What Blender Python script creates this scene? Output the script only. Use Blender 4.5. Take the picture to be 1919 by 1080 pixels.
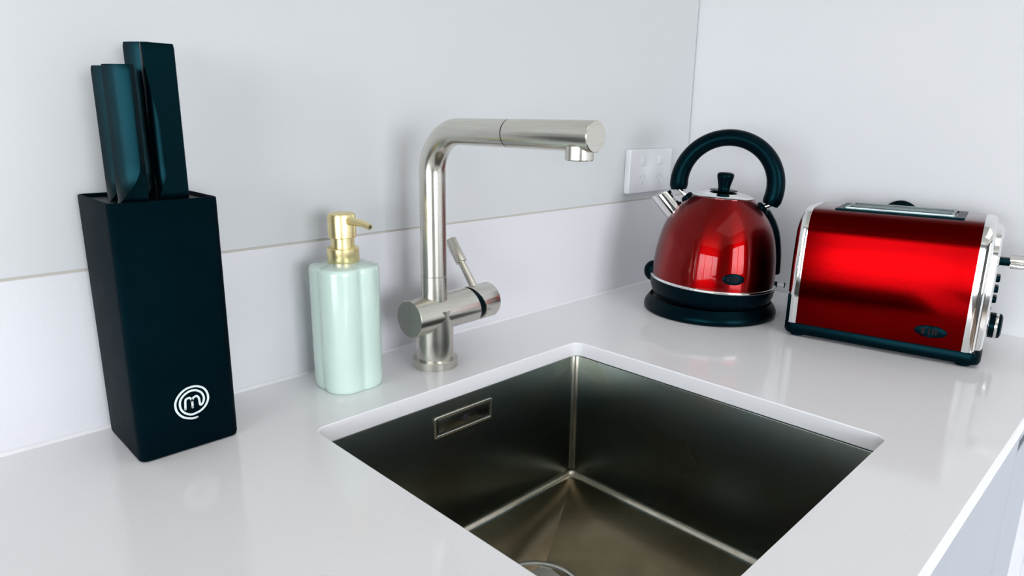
import bpy, bmesh, math, random
from mathutils import Vector, Matrix
random.seed(4)
C = bpy.context.scene
COL = C.collection
for o in list(bpy.data.objects):
    bpy.data.objects.remove(o)

# ------------------------------------------------------------------ camera
XR, YF, T = 0.8872, -0.6411, 0.02          # right wall, worktop front edge, worktop thickness
SX0, SX1, SY0, SY1 = -0.025, 0.385, -0.1451, -0.5537   # sink cut-out
yaw, pitch, roll, fpx = 0.781, 0.2473, 0.0132, 1270.2
fw = Vector((math.sin(yaw)*math.cos(pitch), math.cos(yaw)*math.cos(pitch), -math.sin(pitch)))
rt = fw.cross(Vector((0, 0, 1))).normalized()
up = rt.cross(fw)
r2 = math.cos(roll)*rt + math.sin(roll)*up
u2 = -math.sin(roll)*rt + math.cos(roll)*up
cam = bpy.data.cameras.new('camera')
cam.sensor_fit = 'HORIZONTAL'
cam.sensor_width = 36.0
cam.lens = fpx*36.0/1919.0
cam.clip_start = 0.01
co = bpy.data.objects.new('camera', cam)
COL.objects.link(co)
m = Matrix((r2, u2, -fw)).transposed().to_4x4()
m.translation = Vector((-0.3269, -0.731, 0.3089))
co.matrix_world = m
C.camera = co

# ------------------------------------------------------------------ world, daylight, exposure
C.view_settings.view_transform = 'Standard'
C.view_settings.look = 'None'
C.view_settings.gamma = 1.0
C.view_settings.use_curve_mapping = False
C.view_settings.exposure = 0.58
C.cycles.use_denoising = True
C.cycles.max_bounces = 14
C.cycles.diffuse_bounces = 6
C.cycles.glossy_bounces = 8
C.cycles.caustics_reflective = False
C.cycles.caustics_refractive = False
C.cycles.sample_clamp_indirect = 6.0
w = bpy.data.worlds.new('overcast_sky')
C.world = w
w.use_nodes = True
nt = w.node_tree
bg = nt.nodes['Background']
tc = nt.nodes.new('ShaderNodeTexCoord')
sep = nt.nodes.new('ShaderNodeSeparateXYZ')
rmp = nt.nodes.new('ShaderNodeValToRGB')
rmp.color_ramp.elements[0].position = 0.42
rmp.color_ramp.elements[0].color = (0.30, 0.32, 0.30, 1)
rmp.color_ramp.elements[1].position = 0.52
rmp.color_ramp.elements[1].color = (0.90, 0.95, 1.0, 1)
mr = nt.nodes.new('ShaderNodeMapRange')
mr.inputs[1].default_value = -1
mr.inputs[2].default_value = 1
nt.links.new(tc.outputs['Generated'], sep.inputs[0])
nt.links.new(sep.outputs[2], mr.inputs[0])
nt.links.new(mr.outputs[0], rmp.inputs[0])
nt.links.new(rmp.outputs[0], bg.inputs[0])
bg.inputs[1].default_value = 11.2

# room: x -3.0 .. XR, y -4.0 .. 0, z -0.9 .. 1.6
RX, RY, RZ0, RZ1 = -4.6, -4.4, -0.9, 1.6
WIN = [('x', RX, -3.9, -0.22, -0.45, 1.15), ('y', RY, -1.7, 0.25, -0.40, 1.25)]   # axis, plane, from, to, z0, z1
for ax, pl, a, b, z0, z1 in WIN:
    l = bpy.data.lights.new('window_daylight', 'AREA')
    l.shape = 'RECTANGLE'
    l.size = b-a
    l.size_y = z1-z0
    l.cycles.is_portal = True
    lo = bpy.data.objects.new('window_daylight', l)
    COL.objects.link(lo)
    if ax == 'x':
        lo.location = (pl-0.03, (a+b)/2, (z0+z1)/2)
        lo.rotation_euler = (math.radians(90), 0, math.radians(-90))
    else:
        lo.location = ((a+b)/2, pl-0.03, (z0+z1)/2)
        lo.rotation_euler = (math.radians(90), 0, 0)

# broad soft fill light, added under the ceiling to brighten the worktop
l = bpy.data.lights.new('ceiling_fill', 'AREA')
l.shape = 'RECTANGLE'
l.size, l.size_y = 1.8, 1.4
l.energy = 5.5
l.color = (1.0, 0.97, 0.93)
lo = bpy.data.objects.new('ceiling_fill', l)
COL.objects.link(lo)
lo.location = (0.0, -1.6, RZ1-0.02)

# ------------------------------------------------------------------ materials
def mat(name, col, rough=0.5, metal=0.0, coat=0.0, coat_r=0.03, spec=0.5, noise=None, bump=None, aniso=0.0, coat_ior=1.5, tint=None):
    mt = bpy.data.materials.new(name)
    mt.use_nodes = True
    t = mt.node_tree
    b = t.nodes['Principled BSDF']
    b.inputs['Base Color'].default_value = (*col, 1)
    b.inputs['Roughness'].default_value = rough
    b.inputs['Metallic'].default_value = metal
    b.inputs['Coat Weight'].default_value = coat
    b.inputs['Coat Roughness'].default_value = coat_r
    b.inputs['Coat IOR'].default_value = coat_ior
    b.inputs['Specular IOR Level'].default_value = spec
    b.inputs['Anisotropic'].default_value = aniso
    if tint:
        b.inputs['Specular Tint'].default_value = (*tint, 1)
    c = t.nodes.new('ShaderNodeTexCoord')
    if noise:                       # (scale xyz, detail, second colour, roughness swing)
        sc, det, col2, rs = noise
        mp = t.nodes.new('ShaderNodeMapping')
        mp.inputs['Scale'].default_value = sc
        n = t.nodes.new('ShaderNodeTexNoise')
        n.inputs['Scale'].default_value = 1.0
        n.inputs['Detail'].default_value = det
        t.links.new(c.outputs['Object'], mp.inputs[0])
        t.links.new(mp.outputs[0], n.inputs[0])
        rp = t.nodes.new('ShaderNodeValToRGB')
        rp.color_ramp.elements[0].position = 0.35
        rp.color_ramp.elements[0].color = (*col, 1)
        rp.color_ramp.elements[1].position = 0.68
        rp.color_ramp.elements[1].color = (*col2, 1)
        t.links.new(n.outputs[0], rp.inputs[0])
        t.links.new(rp.outputs[0], b.inputs['Base Color'])
        if rs:
            mm = t.nodes.new('ShaderNodeMapRange')
            mm.inputs[3].default_value = max(0.01, rough-rs)
            mm.inputs[4].default_value = rough+rs
            t.links.new(n.outputs[0], mm.inputs[0])
            t.links.new(mm.outputs[0], b.inputs['Roughness'])
    if bump:                        # (scale xyz, strength, distance)
        sc, st, di = bump
        mp = t.nodes.new('ShaderNodeMapping')
        mp.inputs['Scale'].default_value = sc
        n = t.nodes.new('ShaderNodeTexNoise')
        n.inputs['Scale'].default_value = 1.0
        n.inputs['Detail'].default_value = 3.0
        t.links.new(c.outputs['Object'], mp.inputs[0])
        t.links.new(mp.outputs[0], n.inputs[0])
        bp = t.nodes.new('ShaderNodeBump')
        bp.inputs['Strength'].default_value = st
        bp.inputs['Distance'].default_value = di
        t.links.new(n.outputs[0], bp.inputs['Height'])
        t.links.new(bp.outputs[0], b.inputs['Normal'])
    return mt

M = {}
M['paint'] = mat('wall_paint', (0.705, 0.705, 0.73), 0.6, noise=((6, 6, 6), 4, (0.69, 0.695, 0.72), 0), bump=((180, 180, 180), 0.05, 0.001))
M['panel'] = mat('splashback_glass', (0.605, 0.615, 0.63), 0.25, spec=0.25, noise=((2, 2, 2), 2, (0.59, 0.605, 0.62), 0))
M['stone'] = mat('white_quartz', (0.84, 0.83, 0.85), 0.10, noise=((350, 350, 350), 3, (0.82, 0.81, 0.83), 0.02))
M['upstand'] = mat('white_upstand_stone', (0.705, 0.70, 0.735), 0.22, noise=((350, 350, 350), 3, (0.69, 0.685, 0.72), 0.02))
M['grout'] = mat('beige_sealant', (0.50, 0.475, 0.42), 0.7, noise=((30, 30, 30), 2, (0.45, 0.43, 0.385), 0))
M['bead'] = mat('white_sealant', (0.80, 0.80, 0.82), 0.4, noise=((40, 40, 40), 2, (0.76, 0.76, 0.78), 0))
M['ceiling'] = mat('ceiling_paint', (0.80, 0.80, 0.80), 0.8, noise=((4, 4, 4), 2, (0.78, 0.78, 0.78), 0))
M['floor'] = mat('floor_timber', (0.16, 0.11, 0.07), 0.4, noise=((2, 25, 2), 4, (0.10, 0.07, 0.045), 0.05))
M['far'] = mat('far_wall_paint', (0.22, 0.22, 0.22), 0.7, noise=((3, 3, 3), 2, (0.19, 0.19, 0.19), 0))
M['fardark'] = mat('charcoal_wall_paint', (0.05, 0.05, 0.05), 0.7, noise=((3, 3, 3), 2, (0.04, 0.04, 0.04), 0))
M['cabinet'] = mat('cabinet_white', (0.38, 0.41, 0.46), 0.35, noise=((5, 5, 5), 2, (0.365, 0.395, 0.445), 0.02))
M['dark'] = mat('dark_recess', (0.02, 0.025, 0.03), 0.6, noise=((20, 20, 20), 2, (0.015, 0.018, 0.02), 0))
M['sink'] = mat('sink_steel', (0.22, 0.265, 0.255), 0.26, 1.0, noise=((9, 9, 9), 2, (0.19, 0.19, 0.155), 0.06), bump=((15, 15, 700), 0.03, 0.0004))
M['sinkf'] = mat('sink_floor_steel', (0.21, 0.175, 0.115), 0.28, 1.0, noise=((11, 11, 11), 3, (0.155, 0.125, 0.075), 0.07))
M['corner_glint'] = mat('sink_painted_glint', (0.62, 0.58, 0.50), 0.22, 1.0, noise=((60, 60, 60), 3, (0.50, 0.46, 0.38), 0.05))  # lighter copy of the sink steel: bright reflection lines painted into the colour
M['steel'] = mat('brushed_nickel', (0.66, 0.64, 0.58), 0.24, 1.0, noise=((40, 40, 900), 2, (0.60, 0.58, 0.52), 0.05))
M['chrome'] = mat('polished_chrome', (0.80, 0.80, 0.79), 0.07, 1.0, noise=((10, 10, 10), 2, (0.76, 0.76, 0.75), 0.02))
M['red'] = mat('candy_red_metal', (0.205, 0.0004, 0.0008), 0.34, 1.0, aniso=0.85, coat=0.5, coat_r=0.02, coat_ior=1.4, noise=((5, 5, 5), 2, (0.19, 0.0004, 0.0007), 0.02))
tn = M['red'].node_tree.nodes.new('ShaderNodeTangent')      # spun metal under the lacquer: sheen stretches up and down
tn.direction_type = 'RADIAL'
tn.axis = 'Z'
M['red'].node_tree.links.new(tn.outputs[0], M['red'].node_tree.nodes['Principled BSDF'].inputs['Tangent'])
M['red'].node_tree.nodes['Principled BSDF'].inputs['Anisotropic Rotation'].default_value = 0.25
M['redt'] = mat('brushed_candy_red_metal', (0.10, 0.0003, 0.0006), 0.13, 1.0, coat=0.0, coat_r=0.05, noise=((3, 3, 60), 2, (0.088, 0.0003, 0.0006), 0.02))
M['black'] = mat('black_plastic', (0.0004, 0.0022, 0.004), 0.33, spec=0.10, noise=((60, 60, 60), 2, (0.0003, 0.0018, 0.0032), 0.04), tint=(0.12, 0.78, 1.0))
M['rubber'] = mat('soft_touch_black', (0.0003, 0.0028, 0.0052), 0.6, spec=0.07, tint=(0.12, 0.78, 1.0), noise=((50, 50, 50), 3, (0.0002, 0.002, 0.004), 0.05), bump=((900, 900, 900), 0.08, 0.0003))
M['knifeh'] = mat('knife_handle_black', (0.0002, 0.0014, 0.0028), 0.28, spec=0.16, tint=(0.12, 0.78, 1.0), noise=((300, 300, 40), 2, (0.0002, 0.0012, 0.0024), 0))
M['mark'] = mat('pale_print', (0.66, 0.72, 0.72), 0.5, noise=((60, 60, 60), 2, (0.60, 0.66, 0.66), 0))
M['mint'] = mat('mint_glaze', (0.535, 0.68, 0.615), 0.20, coat=0.6, coat_r=0.05, noise=((12, 12, 4), 3, (0.57, 0.71, 0.65), 0.02))
M['brass'] = mat('satin_brass', (0.88, 0.76, 0.42), 0.34, 1.0, noise=((40, 40, 400), 2, (0.84, 0.71, 0.37), 0.04))
M['white_plastic'] = mat('white_plastic', (0.74, 0.74, 0.78), 0.3, noise=((20, 20, 20), 2, (0.72, 0.72, 0.76), 0.02))
M['slot'] = mat('socket_slot_grey', (0.55, 0.55, 0.58), 0.6, noise=((20, 20, 20), 2, (0.52, 0.52, 0.55), 0))
M['clear'] = mat('clear_lever_plastic', (0.66, 0.68, 0.70), 0.15, noise=((20, 20, 20), 2, (0.60, 0.62, 0.64), 0.02))
M['badge_text'] = mat('badge_print', (0.022, 0.005, 0.007), 0.5, spec=0.1, noise=((60, 60, 60), 2, (0.018, 0.004, 0.006), 0))
M['element'] = mat('slot_steel', (0.20, 0.24, 0.24), 0.3, 1.0, noise=((20, 20, 20), 2, (0.17, 0.20, 0.20), 0.04))
gl = bpy.data.materials.new('window_glass')
gl.use_nodes = True
t = gl.node_tree
t.nodes.clear()
out = t.nodes.new('ShaderNodeOutputMaterial')
mx = t.nodes.new('ShaderNodeMixShader')
tr = t.nodes.new('ShaderNodeBsdfTransparent')
gs = t.nodes.new('ShaderNodeBsdfGlossy')
gs.inputs['Roughness'].default_value = 0.02
mx.inputs[0].default_value = 0.06
t.links.new(tr.outputs[0], mx.inputs[1])
t.links.new(gs.outputs[0], mx.inputs[2])
t.links.new(mx.outputs[0], out.inputs[0])
M['glass'] = gl

# ------------------------------------------------------------------ mesh helpers
def finish(name, bm, material, parent=None, smooth=35, loc=None):
    bmesh.ops.remove_doubles(bm, verts=bm.verts, dist=1e-6)
    bmesh.ops.recalc_face_normals(bm, faces=bm.faces)
    me = bpy.data.meshes.new(name)
    bm.to_mesh(me)
    bm.free()
    mats = material if isinstance(material, (list, tuple)) else [material]
    for k in mats:
        me.materials.append(M[k])
    if smooth:
        for p in me.polygons:
            p.use_smooth = True
        me.set_sharp_from_angle(angle=math.radians(smooth))
    o = bpy.data.objects.new(name, me)
    COL.objects.link(o)
    if parent:
        o.parent = parent
    if loc:
        o.location = loc
    return o

def thing(name, label, cat, loc=(0, 0, 0), rotz=0.0, group=None):
    o = bpy.data.objects.new(name, None)
    COL.objects.link(o)
    o.empty_display_size = 0.05
    o.location = loc
    o.rotation_euler = (0, 0, rotz)
    o['label'] = label
    o['category'] = cat
    if group:
        o['group'] = group
    return o

def structure(o):
    o['kind'] = 'structure'
    return o

def add_box(bm, x0, x1, y0, y1, z0, z1, bev=0.0, seg=2, mi=0):
    b2 = bmesh.new()
    bmesh.ops.create_cube(b2, size=1)
    for v in b2.verts:
        v.co = Vector((x0+(v.co.x+.5)*(x1-x0), y0+(v.co.y+.5)*(y1-y0), z0+(v.co.z+.5)*(z1-z0)))
    if bev:
        bmesh.ops.bevel(b2, geom=b2.edges[:], offset=bev, segments=seg, profile=0.5, affect='EDGES')
    merge(bm, b2, mi)

def merge(bm, b2, mi=0, mtx=None):
    vs = {}
    for v in b2.verts:
        vs[v] = bm.verts.new(mtx @ v.co if mtx else v.co)
    for f in b2.faces:
        try:
            nf = bm.faces.new([vs[v] for v in f.verts])
            nf.material_index = mi
        except ValueError:
            pass
    b2.free()

def box(x0, x1, y0, y1, z0, z1, bev=0.0, seg=2):
    bm = bmesh.new()
    add_box(bm, x0, x1, y0, y1, z0, z1, bev, seg)
    return bm

def loft(bm, rings, closed=True, cap0=True, cap1=True, mi=0):
    rr = [[bm.verts.new(p) for p in r] for r in rings]
    n = len(rr[0])
    for a, b in zip(rr, rr[1:]):
        for i in range(n if closed else n-1):
            j = (i+1) % n
            bm.faces.new((a[i], a[j], b[j], b[i])).material_index = mi
    if cap0:
        bm.faces.new(list(reversed(rr[0]))).material_index = mi
    if cap1:
        bm.faces.new(rr[-1]).material_index = mi

def lathe(prof, seg=64, axis=None, origin=(0, 0, 0), bm=None, mi=0):
    """prof: (r, h) pairs along the axis (default +z)."""
    bm = bm or bmesh.new()
    ax = Vector(axis or (0, 0, 1)).normalized()
    q = Vector((0, 0, 1)).rotation_difference(ax)
    og = Vector(origin)
    rings = []
    for r, h in prof:
        ring = []
        for i in range(seg):
            a = 2*math.pi*i/seg
            ring.append(bm.verts.new(og + q @ Vector((r*math.cos(a), r*math.sin(a), h))) if r > 1e-7 else None)
        if r <= 1e-7:
            v = bm.verts.new(og + q @ Vector((0, 0, h)))
            ring = [v]*seg
        rings.append(ring)
    for a, b in zip(rings, rings[1:]):
        for i in range(seg):
            j = (i+1) % seg
            f = []
            for v in (a[i], a[j], b[j], b[i]):
                if v not in f:
                    f.append(v)
            if len(f) > 2:
                bm.faces.new(f).material_index = mi
    for ring in (rings[0], rings[-1]):
        if ring[0] is not ring[1]:
            try:
                bm.faces.new(ring).material_index = mi
            except ValueError:
                pass
    return bm

def smooth_path(pts, n=6, closed=False):
    P = [Vector(p) for p in pts]
    out = []
    L = len(P)
    for i in range(L-1):
        p0, p1, p2, p3 = P[max(i-1, 0)], P[i], P[i+1], P[min(i+2, L-1)]
        for k in range(n):
            s = k/n
            out.append(0.5*((2*p1)+(p2-p0)*s+(2*p0-5*p1+4*p2-p3)*s*s+(3*p1-p0-3*p2+p3)*s**3))
    out.append(P[-1])
    return out

def tube(path, rad, seg=20, caps=True, bm=None, mi=0, rad2=None):
    bm = bm or bmesh.new()
    P = [Vector(p) for p in path]
    nrm = None
    rings = []
    for i, p in enumerate(P):
        d = (P[min(i+1, len(P)-1)]-P[max(i-1, 0)]).normalized()
        if nrm is None:
            nrm = d.orthogonal().normalized()
        else:
            nrm = (nrm-d*nrm.dot(d)).normalized()
        b = d.cross(nrm)
        r = rad[i] if isinstance(rad, (list, tuple)) else rad
        rings.append([p+r*(math.cos(2*math.pi*k/seg)*nrm+math.sin(2*math.pi*k/seg)*b) for k in range(seg)])
    loft(bm, rings, True, caps, caps, mi)
    return bm

def rrect(x0, x1, y0, y1, r, k=6):
    """rounded rectangle, counter-clockwise, corners in order (x1,y1)(x0,y1)(x0,y0)(x1,y0); y0<y1"""
    pts = []
    for cx, cy, a0 in ((x1-r, y1-r, 0), (x0+r, y1-r, 90), (x0+r, y0+r, 180), (x1-r, y0+r, 270)):
        for i in range(k+1):
            a = math.radians(a0+90*i/k)
            pts.append((cx+r*math.cos(a), cy+r*math.sin(a)))
    return pts

# ------------------------------------------------------------------ the room
LX = -1.75                                             # left end of the worktop
wall_back = structure(finish('wall_back', box(RX, XR+0.1, 0.012, 0.12, RZ0, RZ1), 'paint', smooth=0))
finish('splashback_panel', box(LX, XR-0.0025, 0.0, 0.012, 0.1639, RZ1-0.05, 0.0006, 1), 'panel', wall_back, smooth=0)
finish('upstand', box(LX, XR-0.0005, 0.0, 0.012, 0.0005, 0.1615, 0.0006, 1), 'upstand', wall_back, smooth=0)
finish('sealant_strip', box(LX, XR-0.0005, 0.0009, 0.012, 0.1615, 0.1639), 'grout', wall_back, smooth=0)
wall_right = structure(finish('wall_right', box(XR, XR+0.1, RY, 0.012, RZ0, RZ1), 'paint', smooth=0))
structure(finish('ceiling', box(RX-0.1, XR+0.1, RY-0.1, 0.12, RZ1, RZ1+0.1), 'ceiling', smooth=0))
structure(finish('floor', box(RX-0.1, XR+0.1, RY-0.1, 0.12, RZ0-0.1, RZ0), 'floor', smooth=0))

def holed_wall(name, ax, pl, lo, hi, a, b, z0, z1, material):
    bm = bmesh.new()
    for (p, q, s, e) in ((lo, a, RZ0, RZ1), (b, hi, RZ0, RZ1), (a, b, RZ0, z0), (a, b, z1, RZ1)):
        if ax == 'x':
            add_box(bm, pl-0.1, pl, p, q, s, e)
        else:
            add_box(bm, p, q, pl-0.1, pl, s, e)
    return structure(finish(name, bm, material, smooth=0))
ax, pl, a, b, z0, z1 = WIN[0]
holed_wall('wall_left', ax, pl, RY, 0.012, a, b, z0, z1, 'far')
ax, pl, a, b, z0, z1 = WIN[1]
holed_wall('wall_front', ax, pl, RX, XR, a, b, z0, z1, 'fardark')

def window(idx, ax, pl, a, b, z0, z1, bars):
    def bx(bm, p, q, d0, d1, s, e):
        if ax == 'x':
            add_box(bm, pl+d0, pl+d1, p, q, s, e)
        else:
            add_box(bm, p, q, pl+d0, pl+d1, s, e)
    bm = bmesh.new()
    f = 0.05
    bx(bm, a, b, -0.09, -0.01, z0, z0+f)
    bx(bm, a, b, -0.09, -0.01, z1-f, z1)
    bx(bm, a, a+f, -0.09, -0.01, z0+f, z1-f)
    bx(bm, b-f, b, -0.09, -0.01, z0+f, z1-f)
    root = structure(finish('window_%d' % idx, bm, 'black', smooth=0))
    xs = [a+f]+list(bars)+[b-f]
    for k, c in enumerate(bars):
        bm = bmesh.new()
        bx(bm, c-0.03, c+0.03, -0.085, -0.015, z0+f, z1-f)
        finish('mullion', bm, 'black', root, smooth=0)
    for p, q in zip(xs, xs[1:]):
        bm = bmesh.new()
        bx(bm, p+0.005, q-0.005, -0.055, -0.049, z0+f, z1-f)
        finish('pane', bm, 'glass', root, smooth=0)
window(1, *WIN[0], [-2.7, -1.3])
window(2, *WIN[1], [-0.72])

# ------------------------------------------------------------------ worktop with the sink cut-out
bm = bmesh.new()
K = 6
hole = rrect(SX0, SX1, SY1, SY0, 0.013, K)
outer = [(XR-0.0004, -0.0004), (LX, -0.0004), (LX, YF), (XR-0.0004, YF)]
for z in (0.0, -T):
    ho = [bm.verts.new((x, y, z)) for x, y in hole]
    ou = [bm.verts.new((x, y, z)) for x, y in outer]
    for c in range(4):
        arc = ho[c*(K+1):(c+1)*(K+1)]
        for i in range(K):
            bm.faces.new((ou[c], arc[i], arc[i+1]))
        n = (c+1) % 4
        bm.faces.new((ou[c], arc[-1], ho[n*(K+1)], ou[n]))
    if z == 0.0:
        ht, ot = ho, ou
for i in range(len(hole)):
    j = (i+1) % len(hole)
    bm.faces.new((ht[i], ht[j], ho[j], ho[i]))
for i in range(4):
    j = (i+1) % 4
    bm.faces.new((ot[i], ot[j], ou[j], ou[i]))
wt = finish('worktop', bm, 'stone', smooth=30)
md = wt.modifiers.new('arris', 'BEVEL')
md.width = 0.0013
md.segments = 3
md.limit_method = 'ANGLE'
md.angle_limit = math.radians(50)
wt['label'] = 'glossy white stone worktop running into the corner around the sunken sink'
wt['category'] = 'worktop'
bm = bmesh.new()
loft(bm, [[(x, -0.0004, 0.0001), (x, -0.0032, 0.0001), (x, -0.0004, 0.0030)] for x in (LX, XR-0.001)])
structure(finish('trim_1', bm, 'bead', smooth=0))

# base cabinets below the front edge
def cabinet(x0, x1, label, group=None):
    t_ = thing('base_cabinet', label, 'cabinet', ((x0+x1)/2, -0.3, RZ0), 0, group)
    h = (x1-x0)/2-0.0006
    yb = YF+0.3
    sunk = 0.24 if (x0 < SX1 and x1 > SX0) else 0.0        # open top where the sink bowl hangs
    finish('carcass', box(-h, h, yb+0.025, 0.29, 0.1, 0.9-T-0.004-sunk), 'cabinet', t_, smooth=0)
    finish('kickboard', box(-h, h, yb+0.06, yb+0.075, 0.0, 0.1), 'dark', t_, smooth=0)
    return t_, h, yb
t_, h, yb = cabinet(-0.6, 0.553, 'plain pale cabinet front under the worktop edge below the sink')
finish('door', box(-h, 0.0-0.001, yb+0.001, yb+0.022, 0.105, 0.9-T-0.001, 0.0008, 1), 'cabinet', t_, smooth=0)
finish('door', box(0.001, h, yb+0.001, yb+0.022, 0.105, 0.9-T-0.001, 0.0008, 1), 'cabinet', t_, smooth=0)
t_, h, yb = cabinet(0.555, 0.7225, 'narrow pale cabinet with a dark finger gap above its front panel')
finish('door', box(-h, h, yb+0.001, yb+0.022, 0.105, 0.9-0.046, 0.0008, 1), 'cabinet', t_, smooth=0)
finish('finger_gap', box(-h, h, yb+0.014, yb+0.024, 0.9-0.046, 0.9-T-0.010), 'dark', t_, smooth=0)
finish('top_rail', box(-h, h, yb+0.001, yb+0.022, 0.9-T-0.010, 0.9-T-0.001), 'cabinet', t_, smooth=0)
t_, h, yb = cabinet(0.7245, XR-0.001, 'lighter cabinet front at the far right under the worktop edge')
finish('door', box(-h, h, yb+0.001, yb+0.022, 0.105, 0.9-T-0.012, 0.0008, 1), 'white_plastic', t_, smooth=0)

# ------------------------------------------------------------------ sink
scx, scy = (SX0+SX1)/2, (SY0+SY1)/2
sink = thing('kitchen_sink', 'square undermounted stainless steel sink with a dark brushed bowl', 'sink', (scx, scy, -T))
hx, hy = (SX1-SX0)/2, (SY0-SY1)/2
D = 0.187                                              # bowl depth below the worktop's underside
FR = 0.010                                             # floor fillet
bm = bmesh.new()
def bowl_ring(off, z, r):
    return [(x, y, z) for x, y in rrect(-hx-0.0006-off, hx-0.0012+off, -hy-0.0006-off, hy+0.0006+off, max(r, 0.002), 5)]
VR = 0.010                                             # upright corner radius
rings = [bowl_ring(0.012, -0.0002, 0.02), bowl_ring(0.0004, -0.0002, VR+0.0005), bowl_ring(0.0, -0.0012, VR)]
rings += [bowl_ring(0.0, -D+FR, VR)]
for i in range(1, 6):
    a = math.radians(90*i/5)
    rings.append(bowl_ring(-FR*(1-math.cos(a)), -D+FR*(1-math.sin(a)), VR-FR*(1-math.cos(a))*0.7))
loft(bm, rings, True, False, False)
bm.faces.ensure_lookup_table()
nper = len(rings[0])
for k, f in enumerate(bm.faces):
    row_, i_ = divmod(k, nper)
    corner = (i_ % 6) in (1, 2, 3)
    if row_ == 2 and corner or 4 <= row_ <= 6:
        f.material_index = 2  # painted reflection along upright corners and floor fillet
# floor: from the fillet to the drain opening, with a slight fall
dcx, dcy, DR = 0.155-scx, -0.290-scy, 0.055
last = rings[-1]
N = len(last)
v_out = [bm.verts.new(p) for p in last]
angs = [math.atan2(p[1]-dcy, p[0]-dcx) for p in last]
v_in = [bm.verts.new((dcx+DR*0.98*math.cos(q), dcy+DR*0.98*math.sin(q), -D-0.0008)) for q in angs]
for i in range(N):
    j = (i+1) % N
    f = bm.faces.new((v_out[i], v_out[j], v_in[j], v_in[i]))
    f.material_index = 1
bowl = finish('bowl', bm, ['sink', 'sinkf', 'corner_glint'], sink, smooth=40)
sd = bowl.modifiers.new('sheet', 'SOLIDIFY')
sd.thickness = 0.0012
sd.offset = -1 if False else 1
# drain: flange ring, stepped basket
bm = lathe([(DR, -D-0.0035), (DR, -D-0.0012), (DR-0.002, -D-0.0004), (DR-0.006, -D-0.0012), (DR-0.009, -D-0.006), (DR-0.013, -D-0.007),
            (DR-0.013, -D-0.016), (0.0, -D-0.016)], 64)
drain = finish('drain', bm, 'steel', sink, loc=(dcx, dcy, 0.0022))
bm = lathe([(0.041, -D-0.0075), (0.040, -D-0.005), (0.036, -D-0.005), (0.033, -D-0.009), (0.018, -D-0.011), (0.010, -D-0.011), (0.009, -D-0.003), (0.006, -D-0.001), (0, -D-0.001)], 48)
bk = finish('strainer_basket', bm, 'steel', sink, loc=(dcx, dcy, 0.0022))
# overflow in the back wall of the bowl
oy = hy+0.0006
def frame_xz(bm, x0, x1, z0, z1, wdt, y0, y1, r):
    o_ = rrect(x0, x1, z0, z1, r, 4)
    i_ = rrect(x0+wdt, x1-wdt, z0+wdt, z1-wdt, max(r-wdt, 0.0008), 4)
    n = len(o_)
    loops = [[bm.verts.new((p[0], y, p[1])) for p in L] for L, y in ((o_, y1), (o_, y0+0.0006), ([(a+(b-a)*0.35, c+(d_-c)*0.35) for (a, c), (b, d_) in zip(o_, i_)], y0), ([(a+(b-a)*0.65, c+(d_-c)*0.65) for (a, c), (b, d_) in zip(o_, i_)], y0), (i_, y0+0.0006), (i_, y1))]
    for A, B in zip(loops, loops[1:]):
        for i in range(n):
            j = (i+1) % n
            bm.faces.new((A[i], A[j], B[j], B[i]))
bx0, bx1, bz0, bz1 = 0.127-scx, 0.2205-scx, -0.0645+T, -0.0365+T
bm = bmesh.new()
frame_xz(bm, bx0, bx1, bz0, bz1, 0.0035, oy-0.0022, oy-0.0001, 0.004)
ovf = finish('overflow_frame', bm, 'steel', sink)
finish('overflow_cover', box(bx0+0.0065, bx1-0.0065, oy-0.0018, oy-0.0001, bz0+0.0065, bz1-0.0035, 0.0006, 2), 'sink', sink)
bm = bmesh.new()
mcx, mcz = (bx0+bx1)/2, (bz0+bz1)/2+0.001
for x0_, x1_ in ((-0.005, -0.003), (-0.0015, 0.005)):
    add_box(bm, mcx+x0_, mcx+x1_, oy-0.0021, oy-0.0016, mcz-0.0035, mcz+0.0035)
finish('stamped_mark', bm, 'dark', sink, smooth=0)

# ------------------------------------------------------------------ mixer tap
fx, fy = 0.1805, -0.0814
tap = thing('mixer_tap', 'tall brushed nickel L-shaped pull-out mixer tap behind the sink', 'tap', (fx, fy, 0))
finish('base_ring', lathe([(0.0, 0), (0.0287, 0), (0.0287, 0.0102), (0.0283, 0.0106), (0, 0.0106)], 64), 'steel', tap)
finish('base_stem', lathe([(0.0, 0.0095), (0.0238, 0.0095), (0.0236, 0.052), (0.0236, 0.075), (0, 0.075)], 64), 'steel', tap)
vz, vr = 0.0685, 0.0234
bm = lathe([(0, -0.0405), (vr-0.0005, -0.0405), (vr, -0.0400), (vr, 0.0632), (vr-0.0005, 0.0638), (0, 0.0638)], 64, (1, 0, 0), (0, 0, vz))
# slanted end so the joint opens towards the front underside
for v in bm.verts:
    if v.co.x > 0.05:
        v.co.x += -0.0036-0.0052*(v.co.z-vz)/vr
body = finish('valve_body', bm, 'steel', tap)
collar = finish('cartridge_collar', lathe([(0, 0.05), (vr-0.0018, 0.05), (vr-0.0018, 0.076), (0, 0.076)], 48, (1, 0, 0), (0, 0, vz)), 'black', tap)
bm = lathe([(0, 0.0650), (vr-0.0005, 0.0650), (vr, 0.0655), (vr, 0.0955), (vr-0.0006, 0.0970), (vr-0.002, 0.0977), (0, 0.0977)], 64, (1, 0, 0), (0, 0, vz))
for v in bm.verts:
    if v.co.x < 0.068:
        s = (-(v.co.z-vz)*0.85-(v.co.y)*0.5)/vr
        v.co.x += 0.0005+0.0080*s
hcap = finish('handle_cap', bm, 'steel', tap)
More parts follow.
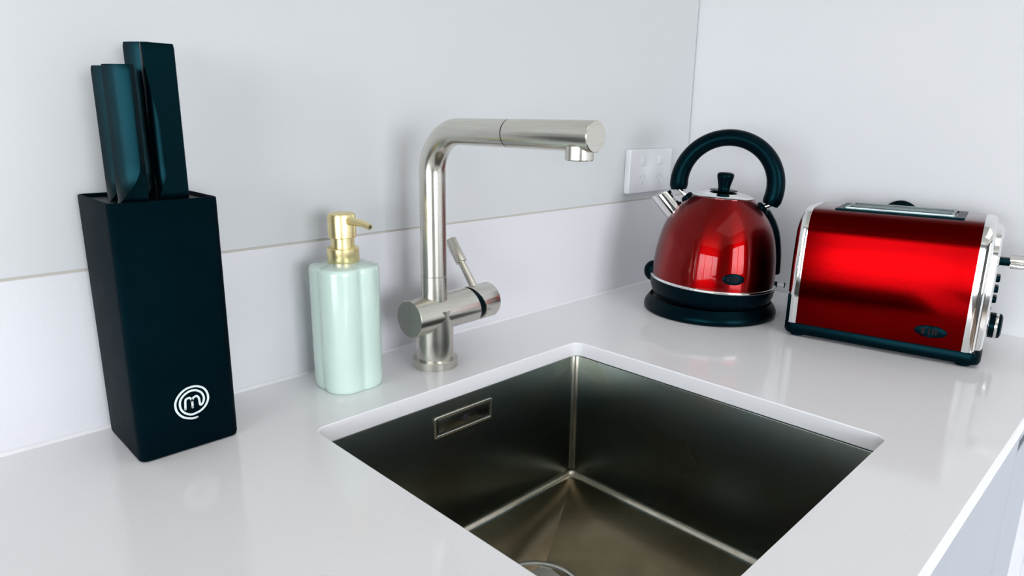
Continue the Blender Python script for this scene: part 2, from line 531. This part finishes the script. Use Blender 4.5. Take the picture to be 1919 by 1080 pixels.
# lever: thin rod, thicker grip, leaning back
l0 = Vector((0.0715, 0.000, vz+0.018))
l1 = Vector((0.0645, 0.0112, 0.1263))
l2 = Vector((0.0700, 0.0460, 0.1475))
l1 = l0+(l2-l0)*0.55
d_ = (l2-l0).normalized()
lev = finish('lever', lathe([(0, -0.002), (0.0052, -0.002), (0.0048, (l1-l0).length), (0, (l1-l0).length)], 24, d_, l0), 'steel', tap)
gl_ = (l2-l1).length
finish('lever_grip', lathe([(0, -0.001), (0.0074, -0.001), (0.0078, -0.0006), (0.0078, gl_-0.0006), (0.0074, gl_), (0, gl_)], 24, d_, l1), 'steel', tap)
for o_ in tap.children:
    if o_.name.split('.')[0] in ('valve_body', 'cartridge_collar', 'handle_cap', 'lever', 'lever_grip'):
        o_.rotation_euler = (0, 0, math.radians(3))
# spout column: sleeve, pipe, bend, horizontal arm to the joint
finish('column_sleeve', lathe([(0, vz), (0.0163, vz), (0.0163, 0.1170), (0.0158, 0.1174), (0, 0.1174)], 48), 'steel', tap)
az = 0.2922
br = 0.050
path = [(0, 0, 0.1177), (0, 0, 0.16), (0, 0, 0.20), (0, 0, az-br-0.005)]
for i in range(0, 19):
    q = math.radians(90*i/18)
    path.append((0, -br*(1-math.cos(q)), az-br+br*math.sin(q)))
path += [(0, -0.09, az), (0, -0.131, az)]
rads = [0.0160]*4+[0.0160-0.0013*i/18 for i in range(19)]+[0.0147, 0.0147]
finish('spout_pipe', tube(path, rads, 48), 'steel', tap, smooth=50)
finish('joint_ring', lathe([(0, 0.1309), (0.0139, 0.1309), (0.0139, 0.1323), (0, 0.1323)], 48, (0, -1, 0), (0, 0, az)), 'dark', tap)
sh = finish('spray_head', lathe([(0, 0.1322), (0.0144, 0.1322), (0.0149, 0.1327), (0.0149, 0.2452), (0.0143, 0.2460), (0, 0.2460)], 48, (0, -1, 0), (0, 0, az)), 'steel', tap)
finish('nozzle', lathe([(0, 0.0), (0.0138, 0.0), (0.0138, 0.0125), (0.0128, 0.0135), (0.0105, 0.0135), (0.0100, 0.0115), (0, 0.0115)], 40, (0, 0, -1), (0, -0.2265, az-0.0095)), 'steel', tap)

# ------------------------------------------------------------------ soap dispenser
sp = thing('soap_dispenser', 'mint green lobed ceramic soap dispenser with a satin brass pump', 'soap dispenser', (0.0668, -0.0620, 0))
SEG = 96
def lobed(scale, z):
    rho, d0 = 0.0250, 0.0145
    out = []
    for i in range(SEG):
        th = 2*math.pi*i/SEG
        ph = (th+math.pi/4) % (math.pi/2)-math.pi/4+0.0
        ph = ((th-math.pi/4+math.pi/4) % (math.pi/2))-math.pi/4      # lobes on the diagonals
        r = d0*math.cos(ph)+math.sqrt(rho*rho-(d0*math.sin(ph))**2)
        rs = 0.0352+(r-0.0352)*min(1.0, scale)
        r = r if scale >= 0.999 else r*scale
        out.append((r*math.cos(th), r*math.sin(th), z))
    return out
bm = bmesh.new()
prof = [(0.90, 0.0), (0.955, 0.0012), (0.985, 0.0045), (1.0, 0.010), (1.0, 0.07), (1.0, 0.1385), (0.992, 0.1415), (0.965, 0.1436), (0.92, 0.1445), (0.62, 0.1462), (0.46, 0.1480), (0.36, 0.1480)]
loft(bm, [lobed(s, z) for s, z in prof])
finish('bottle', bm, 'mint', sp, smooth=50)
finish('pump_collar', lathe([(0, 0.1470), (0.0174, 0.1470), (0.0178, 0.1476), (0.0178, 0.1634), (0.0173, 0.1640), (0, 0.1640)], 48), 'brass', sp)
finish('pump_neck', lathe([(0, 0.163), (0.0130, 0.163), (0.0130, 0.1770), (0, 0.1770)], 40), 'brass', sp)
finish('pump_head', lathe([(0, 0.1755), (0.0150, 0.1755), (0.0155, 0.1762), (0.0155, 0.1995), (0.0148, 0.2018), (0.0125, 0.2030), (0.006, 0.2034), (0, 0.2034)], 48), 'brass', sp)
nz = smooth_path([(0, -0.010, 0.1950), (0.0015, -0.024, 0.1954), (0.003, -0.038, 0.1946), (0.0045, -0.0500, 0.1922)], 5)
nr = [0.0048-0.0015*i/(len(nz)-1) for i in range(len(nz))]
noz = finish('pump_nozzle', tube(nz, nr, 20), 'brass', sp)
e0, e1 = nz[-2], nz[-1]
finish('nozzle_hole', lathe([(0, 0), (0.0014, 0), (0.0014, 0.0004), (0, 0.0004)], 16, (e1-e0), e1), 'dark', sp)

# ------------------------------------------------------------------ knife block and knives
bx0, bx1, by0, by1, bh = -0.1740, -0.0838, -0.1055, -0.0085, 0.2355
kb = thing('knife_block', 'tall square black knife block with a pale swirl emblem near its foot', 'knife block', ((bx0+bx1)/2, (by0+by1)/2, 0))
kx, ky = (bx1-bx0)/2, (by1-by0)/2
bm = bmesh.new()
def kring(off, z, r):
    return [(x, y, z) for x, y in rrect(-kx+off, kx-off, -ky+off, ky-off, r, 5)]
loft(bm, [kring(0.004, 0.0, 0.005), kring(0.0008, 0.0012, 0.0075), kring(0.0, 0.004, 0.008), kring(0.0, bh-0.001, 0.0055), kring(0.0008, bh, 0.005),
          kring(0.0022, bh, 0.0045), kring(0.0028, bh-0.0008, 0.004), kring(0.003, bh-0.005, 0.004)])
finish('body', bm, 'rubber', kb, smooth=45)
# slotted insert inside the rim
bm = bmesh.new()
loft(bm, [kring(0.0034, bh-0.0049, 0.004), kring(0.0034, bh-0.0035, 0.004), kring(0.0042, bh-0.003, 0.004)])
finish('insert', bm, 'black', kb, smooth=30)
def ribbon(bm, pts, wdt, y, thick):
    P = smooth_path([(a, 0, b) for a, b in pts], 5)
    L, R = [], []
    for i, p in enumerate(P):
        d = (P[min(i+1, len(P)-1)]-P[max(i-1, 0)]).normalized()
        n = Vector((-d.z, 0, d.x))
        L.append(p+n*wdt/2)
        R.append(p-n*wdt/2)
    rings = [[(l.x, y, l.z), (r.x, y, r.z), (r.x, y-thick, r.z), (l.x, y-thick, l.z)] for l, r in zip(L, R)]
    loft(bm, rings)
    for e, q in ((P[0], 0), (P[-1], 0)):
        lathe([(0, 0), (wdt/2, 0), (wdt/2, thick), (0, thick)], 12, (0, -1, 0), (e.x, y, e.z), bm)
E1 = [(-0.1317, 0.0417), (-0.1311, 0.0494), (-0.1299, 0.0515), (-0.1272, 0.0518), (-0.1257, 0.05), (-0.1252, 0.0474), (-0.1252, 0.0418)]
E2 = [(-0.1254, 0.0484), (-0.1238, 0.051), (-0.1208, 0.0519), (-0.119, 0.0495), (-0.1187, 0.0465), (-0.1184, 0.0428), (-0.1170, 0.0424), (-0.1152, 0.0447), (-0.1144, 0.0487), (-0.1159, 0.0536), (-0.1188, 0.0565), (-0.1222, 0.0581), (-0.1266, 0.0582), (-0.1312, 0.0561), (-0.1346, 0.0527), (-0.136, 0.0487), (-0.1358, 0.0437), (-0.1338, 0.0396), (-0.1305, 0.0367), (-0.1267, 0.035), (-0.1226, 0.0354), (-0.1184, 0.0366), (-0.114, 0.0398), (-0.1113, 0.0443), (-0.1105, 0.0486), (-0.1115, 0.0539), (-0.1141, 0.0581), (-0.1175, 0.0604), (-0.1209, 0.0617), (-0.1253, 0.062), (-0.1298, 0.0611), (-0.134, 0.0586), (-0.1374, 0.055), (-0.1394, 0.0512), (-0.1401, 0.048), (-0.1397, 0.043), (-0.138, 0.039), (-0.1355, 0.0357), (-0.1322, 0.0332), (-0.1275, 0.0313), (-0.1249, 0.0309), (-0.1221, 0.0311)]
bm = bmesh.new()
ox, oy_ = (bx0+bx1)/2, -ky
for E_ in (E1, E2):
    ribbon(bm, [(a-ox, b) for a, b in E_], 0.0019, oy_+0.0001, 0.0004)
em = finish('emblem', bm, 'mark', kb, smooth=0)
em['label'] = 'pale letter m inside a double swirl ring'

def knife(label, L_, R_, kts, ztop, zb=0.2320):
    """handle: back edge L_, right edge R_ (plan x,y) and a front crease through kts (height share, x, y)"""
    cx, cy = (L_[0]+R_[0])/2, (L_[1]+min(k[2] for k in kts))/2
    t_ = thing('kitchen_knife', label, 'knife', (cx, cy, zb), 0, 'knives in the black block')
    H = ztop-zb
    bm = bmesh.new()
    rings = []
    n = 36
    for i in range(n+1):
        q = i/n
        for (q0, xa, ya), (q1, xb, yb2) in zip(kts, kts[1:]):
            if q <= q1+1e-9:
                f = (q-q0)/(q1-q0)
                f = f*f*(3-2*f) if q0 > 0 else math.sin(math.pi/2*f)
                kx_, ky_ = xa+(xb-xa)*f-cx, ya+(yb2-ya)*f-cy
                break
        z = H*q
        e = 0.0005 if i in (0, n) else 0.0
        xl, xr, b_, fr = L_[0]-cx+e, R_[0]-cx-e, L_[1]-cy-e, R_[1]-cy+e
        K_ = Vector((kx_, ky_+e, z))
        Lp = Vector((xl, b_-0.0012, z))
        Rp = Vector((xr-0.0008, fr, z))
        dl, dr = (Lp-K_), (Rp-K_)
        nl = Vector((dl.y, -dl.x, 0)).normalized()
        nl = nl if nl.x < 0 else -nl
        bul = min(0.0022, dl.length*0.09)
        kr = K_+dr*min(0.0008/max(dr.length, 1e-5), 0.3)
        soft = [K_+dl*t_f+nl*bul*(1-(2*t_f-1)**2) for t_f in (0.06, 0.22, 0.40, 0.58, 0.74, 0.87, 0.95)]
        rings.append([(xl+0.0022, b_, z), (xr-0.0012, b_, z), (xr, b_-0.0012, z), (xr, fr+0.0008, z), Rp, kr, K_]+soft+[Lp])
    loft(bm, rings)
    finish('handle', bm, 'knifeh', t_, smooth=30)
    finish('blade', box(-0.0009, 0.0009, -0.007, 0.007, -0.0009, 0.004), 'chrome', t_, smooth=0)
    return t_
knife('shorter black knife handle at the front left of the block', (-0.1575, -0.0740), (-0.1372, -0.0925),
      [(0, -0.1602, -0.0870), (0.30, -0.1420, -0.0945), (1.0, -0.1412, -0.0945)], 0.3470)
knife('shorter black knife handle at the back left, mostly hidden by the one before it', (-0.1575, -0.0435), (-0.1375, -0.0620),
      [(0, -0.1590, -0.0570), (0.30, -0.1420, -0.0635), (1.0, -0.1410, -0.0635)], 0.3470)
knife('taller black knife handle at the front right of the block, with a curved facet', (-0.1280, -0.0800), (-0.1022, -0.0880),
      [(0, -0.1300, -0.0890), (0.27, -0.1192, -0.0900), (1.0, -0.1283, -0.0870)], 0.3660)
knife('taller black knife handle at the back, peeking out behind the tall front one', (-0.1265, -0.0300), (-0.1060, -0.0490),
      [(0, -0.1275, -0.0500), (0.30, -0.1120, -0.0510), (1.0, -0.1112, -0.0510)], 0.3695)

# ------------------------------------------------------------------ double power point
px0, px1, pz0, pz1 = 0.6755, 0.8085, 0.1775, 0.2555
pp = thing('power_point', 'white double power point on the splashback left of the kettle', 'power outlet', ((px0+px1)/2, 0.0, (pz0+pz1)/2))
hw, hh = (px1-px0)/2, (pz1-pz0)/2
finish('face_plate', box(-hw, hw, -0.0125, -0.0002, -hh, hh, 0.0022, 3), 'white_plastic', pp)
for sx_ in (-0.027, 0.027):
    finish('switch', box(sx_-0.0075, sx_+0.0075, -0.0150, -0.012, 0.010, 0.027, 0.0012, 2), 'white_plastic', pp)
    bm = bmesh.new()
    for dx, dz, rot in ((-0.0062, -0.010, 30), (0.0062, -0.010, -30), (0, -0.021, 0)):
        b2 = box(-0.0009, 0.0009, -0.0128, -0.0122, -0.0042, 0.0042)
        merge(bm, b2, 0, Matrix.Translation((sx_+dx, 0, dz)) @ Matrix.Rotation(math.radians(rot), 4, 'Y'))
    finish('socket', bm, 'slot', pp, smooth=0)

# ------------------------------------------------------------------ kettle on its base
KX, KY = 0.680, -0.184
kbase = thing('kettle_stand', 'round black power stand under the red kettle', 'kettle stand', (KX, KY, 0))
finish('stand_plate', lathe([(0, 0), (0.1020, 0), (0.1052, 0.0018), (0.1062, 0.0055), (0.1056, 0.0100), (0.1030, 0.0150), (0.0990, 0.0200), (0.0974, 0.0222), (0.0970, 0.0226), (0.0966, 0.0222), (0.0966, 0.0175), (0, 0.0175)], 96), 'black', kbase, smooth=40)

ket = thing('kettle', 'shiny red dome kettle with a black loop handle and short chrome spout', 'kettle', (KX, KY, 0.024))
view_ax = Vector((0.8787, 0.4773, 0))
ket.rotation_mode = 'QUATERNION'
from mathutils import Quaternion
ket.rotation_quaternion = Quaternion(view_ax, math.radians(2.7))
Z0 = -0.024
def zl(z):
    return z+Z0
PF = [(0.0975, 0.0555), (0.0976, 0.062), (0.0967, 0.080), (0.0947, 0.100), (0.0910, 0.120), (0.0870, 0.135), (0.0806, 0.150), (0.0722, 0.1635), (0.0606, 0.1775), (0.0475, 0.1900)]
sm = smooth_path([(r, 0, z) for r, z in PF], 4)
finish('body', lathe([(0.0, zl(0.0550))]+[(p.x, zl(p.z)) for p in sm]+[(0.0, zl(0.1905))], 96), 'red', ket, smooth=60)
finish('lower_ring', lathe([(0, zl(0.0243)), (0.0925, zl(0.0243)), (0.0945, zl(0.0265)), (0.0985, zl(0.0385)), (0.0998, zl(0.0515)), (0, zl(0.0515))], 96), 'black', ket, smooth=40)
finish('rim', lathe([(0, zl(0.0514)), (0.0998, zl(0.0514)), (0.1006, zl(0.0528)), (0.1002, zl(0.0546)), (0.0985, zl(0.0556)), (0, zl(0.0556))], 96), 'chrome', ket, smooth=60)
lid = finish('lid', lathe([(0, zl(0.1895)), (0.0480, zl(0.1895)), (0.0484, zl(0.1903)), (0.0468, zl(0.1914)), (0.0360, zl(0.1946)), (0.0220, zl(0.1970)), (0.0, zl(0.1980))], 72), 'chrome', ket, smooth=50)
finish('knob_flange', lathe([(0, zl(0.1972)), (0.0215, zl(0.1986)), (0.0218, zl(0.1992)), (0.0213, zl(0.1998)), (0, zl(0.2004))], 40), 'black', lid)
finish('lid_knob', lathe([(0, zl(0.1985)), (0.0102, zl(0.1985)), (0.0092, zl(0.2010)), (0.0096, zl(0.2060)), (0.0114, zl(0.2140)), (0.0130, zl(0.2205)), (0.0132, zl(0.2237)), (0.0120, zl(0.2263)), (0.0080, zl(0.2277)), (0, zl(0.2281))], 40), 'black', lid, smooth=60)
per = Vector((0.4773, -0.8787, 0))
def PS(s, z, dep=0.0):
    return per*s+view_ax*dep+Vector((0, 0, zl(z)))
hc, hr, ho_ = 0.2080, 0.0742, 0.0030
def HP(deg):
    q = math.radians(deg)
    return PS(ho_+hr*math.cos(q), hc+hr*math.sin(q))
arc = [HP(190-(190+20)*i/40) for i in range(41)]
rr_ = [0.0122]+[0.0144-0.0014*math.sin(math.pi*i/38) for i in range(39)]+[0.0122]
handle = finish('handle', tube(arc, rr_, 28), 'black', ket, smooth=55)
for q, sg in ((190, -1), (-20, 1)):
    e = HP(q)
    f_ = PS(-0.0560, 0.1838) if sg < 0 else PS(0.0625, 0.1775)
    finish('handle_pin', tube([e+(e-f_)*0.2, f_+(f_-e)*0.2], 0.0036, 16), 'chrome', ket)
    bm = bmesh.new()
    n_ = Vector((per.x*sg*0.72, per.y*sg*0.72, 0.70)).normalized()
    lathe([(0, -0.006), (0.0105, -0.006), (0.0102, 0.001), (0.0075, 0.0035), (0, 0.004)], 28, n_, f_, bm)
    lathe([(0, -0.004), (0.0085, -0.004), (0.008, 0.0025), (0, 0.003)], 24, n_, PS(sg*0.0690, 0.1680), bm)
    finish('handle_mount', bm, 'black', ket)
# water gauge strip down the back, following the dome
bm = bmesh.new()
rings = []
for p in sm[6:-6]:
    nrm = 0.0
    ang = math.radians(5)
    ring = []
    for da, dr in ((-0.14, -0.003), (-0.12, 0.0062), (-0.06, 0.0082), (0.06, 0.0082), (0.12, 0.0062), (0.14, -0.003)):
        q = math.atan2(per.y, per.x)+math.radians(9)+da
        r = p.x+dr
        ring.append((r*math.cos(q), r*math.sin(q), zl(p.z)+dr*0.4))
    rings.append(ring)
loft(bm, rings)
finish('gauge_strip', bm, 'black', ket, smooth=40)
# spout: short open cup
sb = PS(-0.0700, 0.1550)
sd_ = (PS(-0.0983, 0.1847)-PS(-0.0756, 0.1609)).normalized()
lowp = (per*-0.72+Vector((0, 0, -0.69))).normalized()
bm = lathe([(0.0150, -0.006), (0.0162, 0.008), (0.0164, 0.0410), (0.0158, 0.0413), (0.0150, 0.0400), (0.0140, 0.006), (0, 0.004)], 40, sd_, sb)
for v in bm.verts:                                     # pouring lip runs further out underneath
    if (v.co-sb).dot(sd_) > 0.03:
        v.co += sd_*0.26*(v.co-sb).dot(lowp)
finish('spout', bm, 'chrome', ket, smooth=50)
# black power switch at the foot below the spout
bm = bmesh.new()
bmesh.ops.create_uvsphere(bm, u_segments=24, v_segments=16, radius=1.0)
for v in bm.verts:
    c_ = PS(-0.0960, 0.0520, 0.012)
    v.co = c_ + per*v.co.x*0.0165 + view_ax*v.co.y*0.011 + Vector((0, 0, v.co.z*0.0180))
finish('power_switch', bm, 'black', ket, smooth=60)
# clear lever with a dark tip on the opposite side
finish('hinge_boss', tube([PS(0.0930, 0.0535, 0.010), PS(0.1030, 0.0535, 0.010)], 0.0050, 16), 'black', ket)
lv = finish('clear_lever', tube([PS(0.1020, 0.0545, 0.010), PS(0.1135, 0.0540, 0.010)], 0.0034, 16), 'clear', ket)
finish('lever_tip', tube([PS(0.1135, 0.0540, 0.010), PS(0.1152, 0.0539, 0.010)], 0.0044, 16), 'black', ket)
# oval badge wrapped on the body
def body_r(z):
    for (p, q) in zip(sm, sm[1:]):
        if p.z <= z <= q.z:
            return p.x+(q.x-p.x)*(z-p.z)/(q.z-p.z)
    return sm[0].x
BA, BZ = math.radians(-132.9), 0.0755
def on_body(u, v, off):
    r = body_r(BZ+v)+off
    q = BA+u/0.0975
    return (r*math.cos(q), r*math.sin(q), zl(BZ+v))
bm = bmesh.new()
rings = []
for s, off in ((1.0, -0.0008), (1.0, 0.0004), (0.94, 0.0009), (0.6, 0.0009), (0.25, 0.0009)):
    rings.append([on_body(0.0172*s*math.cos(2*math.pi*i/40), 0.0088*s*math.sin(2*math.pi*i/40), off) for i in range(40)])
loft(bm, rings)
badge = finish('badge', bm, 'black', ket, smooth=50)
def glyphs(place, sc=1.0):
    """dim block letters of the badge, as far as the photo shows them"""
    bm = bmesh.new()
    L = [[(-0.0100, -0.0035, -0.0086, 0.0035), (-0.0086, 0.0021, -0.0060, 0.0035), (-0.0086, -0.0007, -0.0064, 0.0007), (-0.0086, -0.0035, -0.0060, -0.0021)],
         [(-0.0024, -0.0035, -0.0010, 0.0035)],
         [(0.0018, -0.0035, 0.0032, 0.0035), (0.0032, 0.0021, 0.0052, 0.0035), (0.0052, -0.0035, 0.0066, 0.0035)]]
    for g in L:
        for x0_, y0_, x1_, y1_ in g:
            loft(bm, [[place(x, y, o_) for x, y in ((x0_*sc, y0_*sc), (x1_*sc, y0_*sc), (x1_*sc, y1_*sc), (x0_*sc, y1_*sc))] for o_ in (0.0006, 0.0013)])
    return bm
finish('badge_lettering', glyphs(on_body), 'badge_text', badge, smooth=0)

# ------------------------------------------------------------------ toaster
TX, TY = 0.6408, -0.3376
toa = thing('toaster', 'shiny red two-slice toaster with chrome ends by the right wall', 'toaster', (TX, TY, 0), math.atan2(-0.986, 0.167))
TD, TH = 0.158, 0.1865
def tprof(off=0.0, zb=0.0205, wid=0.0):
    """front-to-back outline (y,z): slightly leaning faces, generous shoulders"""
    y0, y1 = 0.0-off, TD+off
    zt = TH+off
    R = 0.030
    R = 0.030
    pts = [(y0, zb)]
    yy, z_ = y0, zb
    st = (zt-0.0285-zb)/28
    for i in range(28):                                 # face bows back gently as it rises
        al = math.radians(max(0.0, min(3.0, (z_-0.06)/0.035*3.0), min(9.0, 3.0+(z_-0.095)/0.035*6.0)))
        z_ += st
        yy += st*math.tan(al)
        pts.append((yy, z_))
    q0 = math.radians(9.0)
    ex, ez = R, (zt-z_)/(1-math.sin(q0))
    for i in range(1, 11):
        q = q0+(math.radians(86)-q0)*i/10
        pts.append((yy+ex*(math.cos(q0)-math.cos(q)), z_+ez*(math.sin(q)-math.sin(q0))))
    pts.append((y0+TD*0.36, zt+0.0010))
    pts.append((y0+TD*0.5+off, zt+0.0013))
    back = [(y0+y1-y, z) for y, z in reversed(pts[:-1])]
    return pts+back
def extr(bm, xs, mi=0, cap=True):
    loft(bm, [[(x, y, z) for y, z in tprof(o_, zb)] for x, o_, zb in xs], True, cap, cap, mi)
X0, X1 = 0.0088, 0.2145
SLX0, SLX1, SLY0, SLY1 = 0.040, 0.188, 0.040, 0.118
# shell with the slot opening left out: body sides plus top around the opening
bm = bmesh.new()
pr = tprof(0.0)
def row(x):
    return [(x, y, z) for y, z in pr]
for xa, xb, mid in ((X0, SLX0, False), (SLX0, SLX1, True), (SLX1, X1, False)):
    A = [bm.verts.new(p) for p in row(xa)]
    B = [bm.verts.new(p) for p in row(xb)]
    for i in range(len(A)-1):
        ya, yb2 = pr[i][0], pr[i+1][0]
        bm.faces.new((A[i], A[i+1], B[i+1], B[i]))
    bm.faces.new((A[-1], A[0], B[0], B[-1]))
shell = finish('shell', bm, 'redt', toa, smooth=40)
for nm, xs, mt in (('end_cap', [(X0+0.0004, 0.0002, 0.0205), (X0+0.0002, 0.0012, 0.0205), (0.004, 0.0014, 0.0205), (-0.0005, 0.0006, 0.0205), (-0.0030, -0.0020, 0.0210), (-0.0040, -0.0060, 0.0230)], 'chrome'),
                   ('end_cap', [(X1-0.0004, 0.0002, 0.0205), (X1-0.0002, 0.0012, 0.0205), (0.2190, 0.0014, 0.0205), (0.2240, 0.0006, 0.0205), (0.2275, -0.0022, 0.0210), (0.2290, -0.0065, 0.0230)], 'chrome')):
    bm = bmesh.new()
    extr(bm, xs)
    finish(nm, bm, mt, toa, smooth=40)
bm = bmesh.new()
extr(bm, [(-0.0035, -0.0100, 0.062), (-0.0065, -0.0105, 0.0625), (-0.0085, -0.0130, 0.0640)])
finish('side_panel', bm, 'redt', toa, smooth=40)['label'] = 'dark red end panel'
bm = bmesh.new()
add_box(bm, -0.0085, -0.0030, 0.0105, TD-0.0105, 0.0205, 0.0605, 0.002, 2)
finish('side_panel', bm, 'black', toa)['label'] = 'black lower end panel'
bm = bmesh.new()
extr(bm, [(0.2285, -0.0080, 0.023), (0.2340, -0.0085, 0.0235), (0.2365, -0.0120, 0.026)])
finish('control_panel', bm, 'chrome', toa, smooth=40)
# base with feet
bm = bmesh.new()
rb = [(x, y) for x, y in rrect(-0.0080, 0.2370, -0.0014, TD+0.0014, 0.012, 5)]
loft(bm, [[(x*0.985+0.002, y*0.985+0.001, 0.0050) for x, y in rb], [(x, y, 0.0090) for x, y in rb], [(x, y, 0.0202) for x, y in rb], [(x*0.997+0.0003, y*0.997+0.0003, 0.0207) for x, y in rb]])
finish('base', bm, 'black', toa, smooth=40)
for x_ in (0.010, 0.218):
    for y_ in (0.012, TD-0.012):
        finish('foot', lathe([(0, 0.0003), (0.008, 0.0003), (0.009, 0.001), (0.009, 0.006), (0, 0.006)], 20, None, (x_, y_, 0)), 'black', toa)
# slot surround: black tray, chrome liners and two wells
zt = TH+0.0013
bm = bmesh.new()
o_ = [(SLX0-0.004, SLY0-0.003), (SLX1+0.004, SLY0-0.003), (SLX1+0.004, SLY1+0.003), (SLX0-0.004, SLY1+0.003)]
i_ = [(SLX0+0.006, SLY0), (SLX1-0.006, SLY0), (SLX1-0.006, SLY1), (SLX0+0.006, SLY1)]
loft(bm, [[(x, y, zt-0.004) for x, y in o_], [(x, y, zt+0.0008) for x, y in o_], [(x, y, zt+0.0008) for x, y in i_], [(x, y, zt-0.004) for x, y in i_]], True, False, False)
finish('slot_surround', bm, 'black', toa, smooth=0)
for ya, yb2 in ((SLY0+0.003, SLY0+0.034), (SLY1-0.034, SLY1-0.003)):
    bm = bmesh.new()
    xa, xb = SLX0+0.008, SLX1-0.008
    o_ = [(xa, ya), (xb, ya), (xb, yb2), (xa, yb2)]
    i_ = [(xa+0.004, ya+0.003), (xb-0.004, ya+0.003), (xb-0.004, yb2-0.003), (xa+0.004, yb2-0.003)]
    loft(bm, [[(x, y, zt) for x, y in o_], [(x, y, zt+0.0030) for x, y in o_], [(x, y, zt+0.0030) for x, y in i_], [(x, y, zt+0.0006) for x, y in i_]], True, False, False)
    fr_ = finish('slot_frame', bm, 'element', toa, smooth=0)
    finish('slot_opening', box(xa+0.004, xb-0.004, ya+0.003, yb2-0.003, zt+0.0002, zt+0.0007), 'dark', toa, smooth=0)
# end controls
YC = 0.078
finish('lever_arm', box(0.2360, 0.2530, YC-0.006, YC+0.006, 0.1265, 0.1365, 0.001, 2), 'black', toa)
lp = finish('lever_paddle', box(0.2480, 0.2880, YC-0.020, YC+0.020, 0.1255, 0.1330, 0.0028, 3), 'chrome', toa)
finish('paddle_top', box(0.2475, 0.2870, YC-0.017, YC+0.017, 0.1327, 0.1390, 0.002, 2), 'steel', lp)
for z_ in (0.1080, 0.0935, 0.0795):
    finish('button', box(0.2362, 0.2418, YC-0.010, YC+0.010, z_-0.0042, z_+0.0042, 0.0015, 2), 'black', toa)
finish('indicator', box(0.2362, 0.2378, YC-0.002, YC+0.002, 0.0640, 0.0680, 0.0005, 1), 'black', toa)
finish('dial_plate', box(0.2345, 0.2385, YC-0.030, YC+0.030, 0.0240, 0.0620, 0.0015, 2), 'chrome', toa)
dial = finish('dial', lathe([(0, 0), (0.0172, 0), (0.0172, 0.010), (0.0160, 0.0135), (0.0120, 0.0150), (0, 0.0153)], 40, (1, 0, 0), (0.2384, YC, 0.0430)), 'black', toa, smooth=50)
finish('dial_band', lathe([(0, 0.0068), (0.0176, 0.0068), (0.0178, 0.0085), (0.0174, 0.0102), (0, 0.0102)], 40, (1, 0, 0), (0.2384, YC, 0.0432)), 'chrome', dial, smooth=50)
# badge
bcx, bcz = 0.1775, 0.0405
def on_toast(u, v, off):
    return (bcx+u, 0.0002-off-0.0001, bcz+v)
bm = bmesh.new()
rings = []
for s, off in ((1.0, -0.0005), (1.0, 0.0006), (0.93, 0.0011), (0.5, 0.0011)):
    rings.append([on_toast(0.0190*s*math.cos(2*math.pi*i/40), 0.0082*s*math.sin(2*math.pi*i/40), off) for i in range(40)])
loft(bm, rings)
tb = finish('badge', bm, 'black', toa, smooth=40)
finish('badge_lettering', glyphs(lambda u, v, o_: on_toast(u, v, o_+0.0002), 1.05), 'badge_text', tb, smooth=0)
# power cord arching up behind
cp = smooth_path([(0.085, TD-0.004, 0.045), (0.080, TD+0.018, 0.070), (0.078, TD+0.021, 0.140), (0.084, TD+0.022, 0.175), (0.103, TD+0.022, 0.1865), (0.122, TD+0.022, 0.175),
                  (0.129, TD+0.022, 0.140), (0.128, TD+0.021, 0.050), (0.120, TD+0.022, 0.0064), (0.090, TD+0.024, 0.0060), (0.040, TD+0.030, 0.0060)], 6)
for p_ in cp:
    p_.z = max(p_.z, 0.0062)
finish('power_cord', tube(cp, 0.0056, 14), 'black', toa, smooth=60)
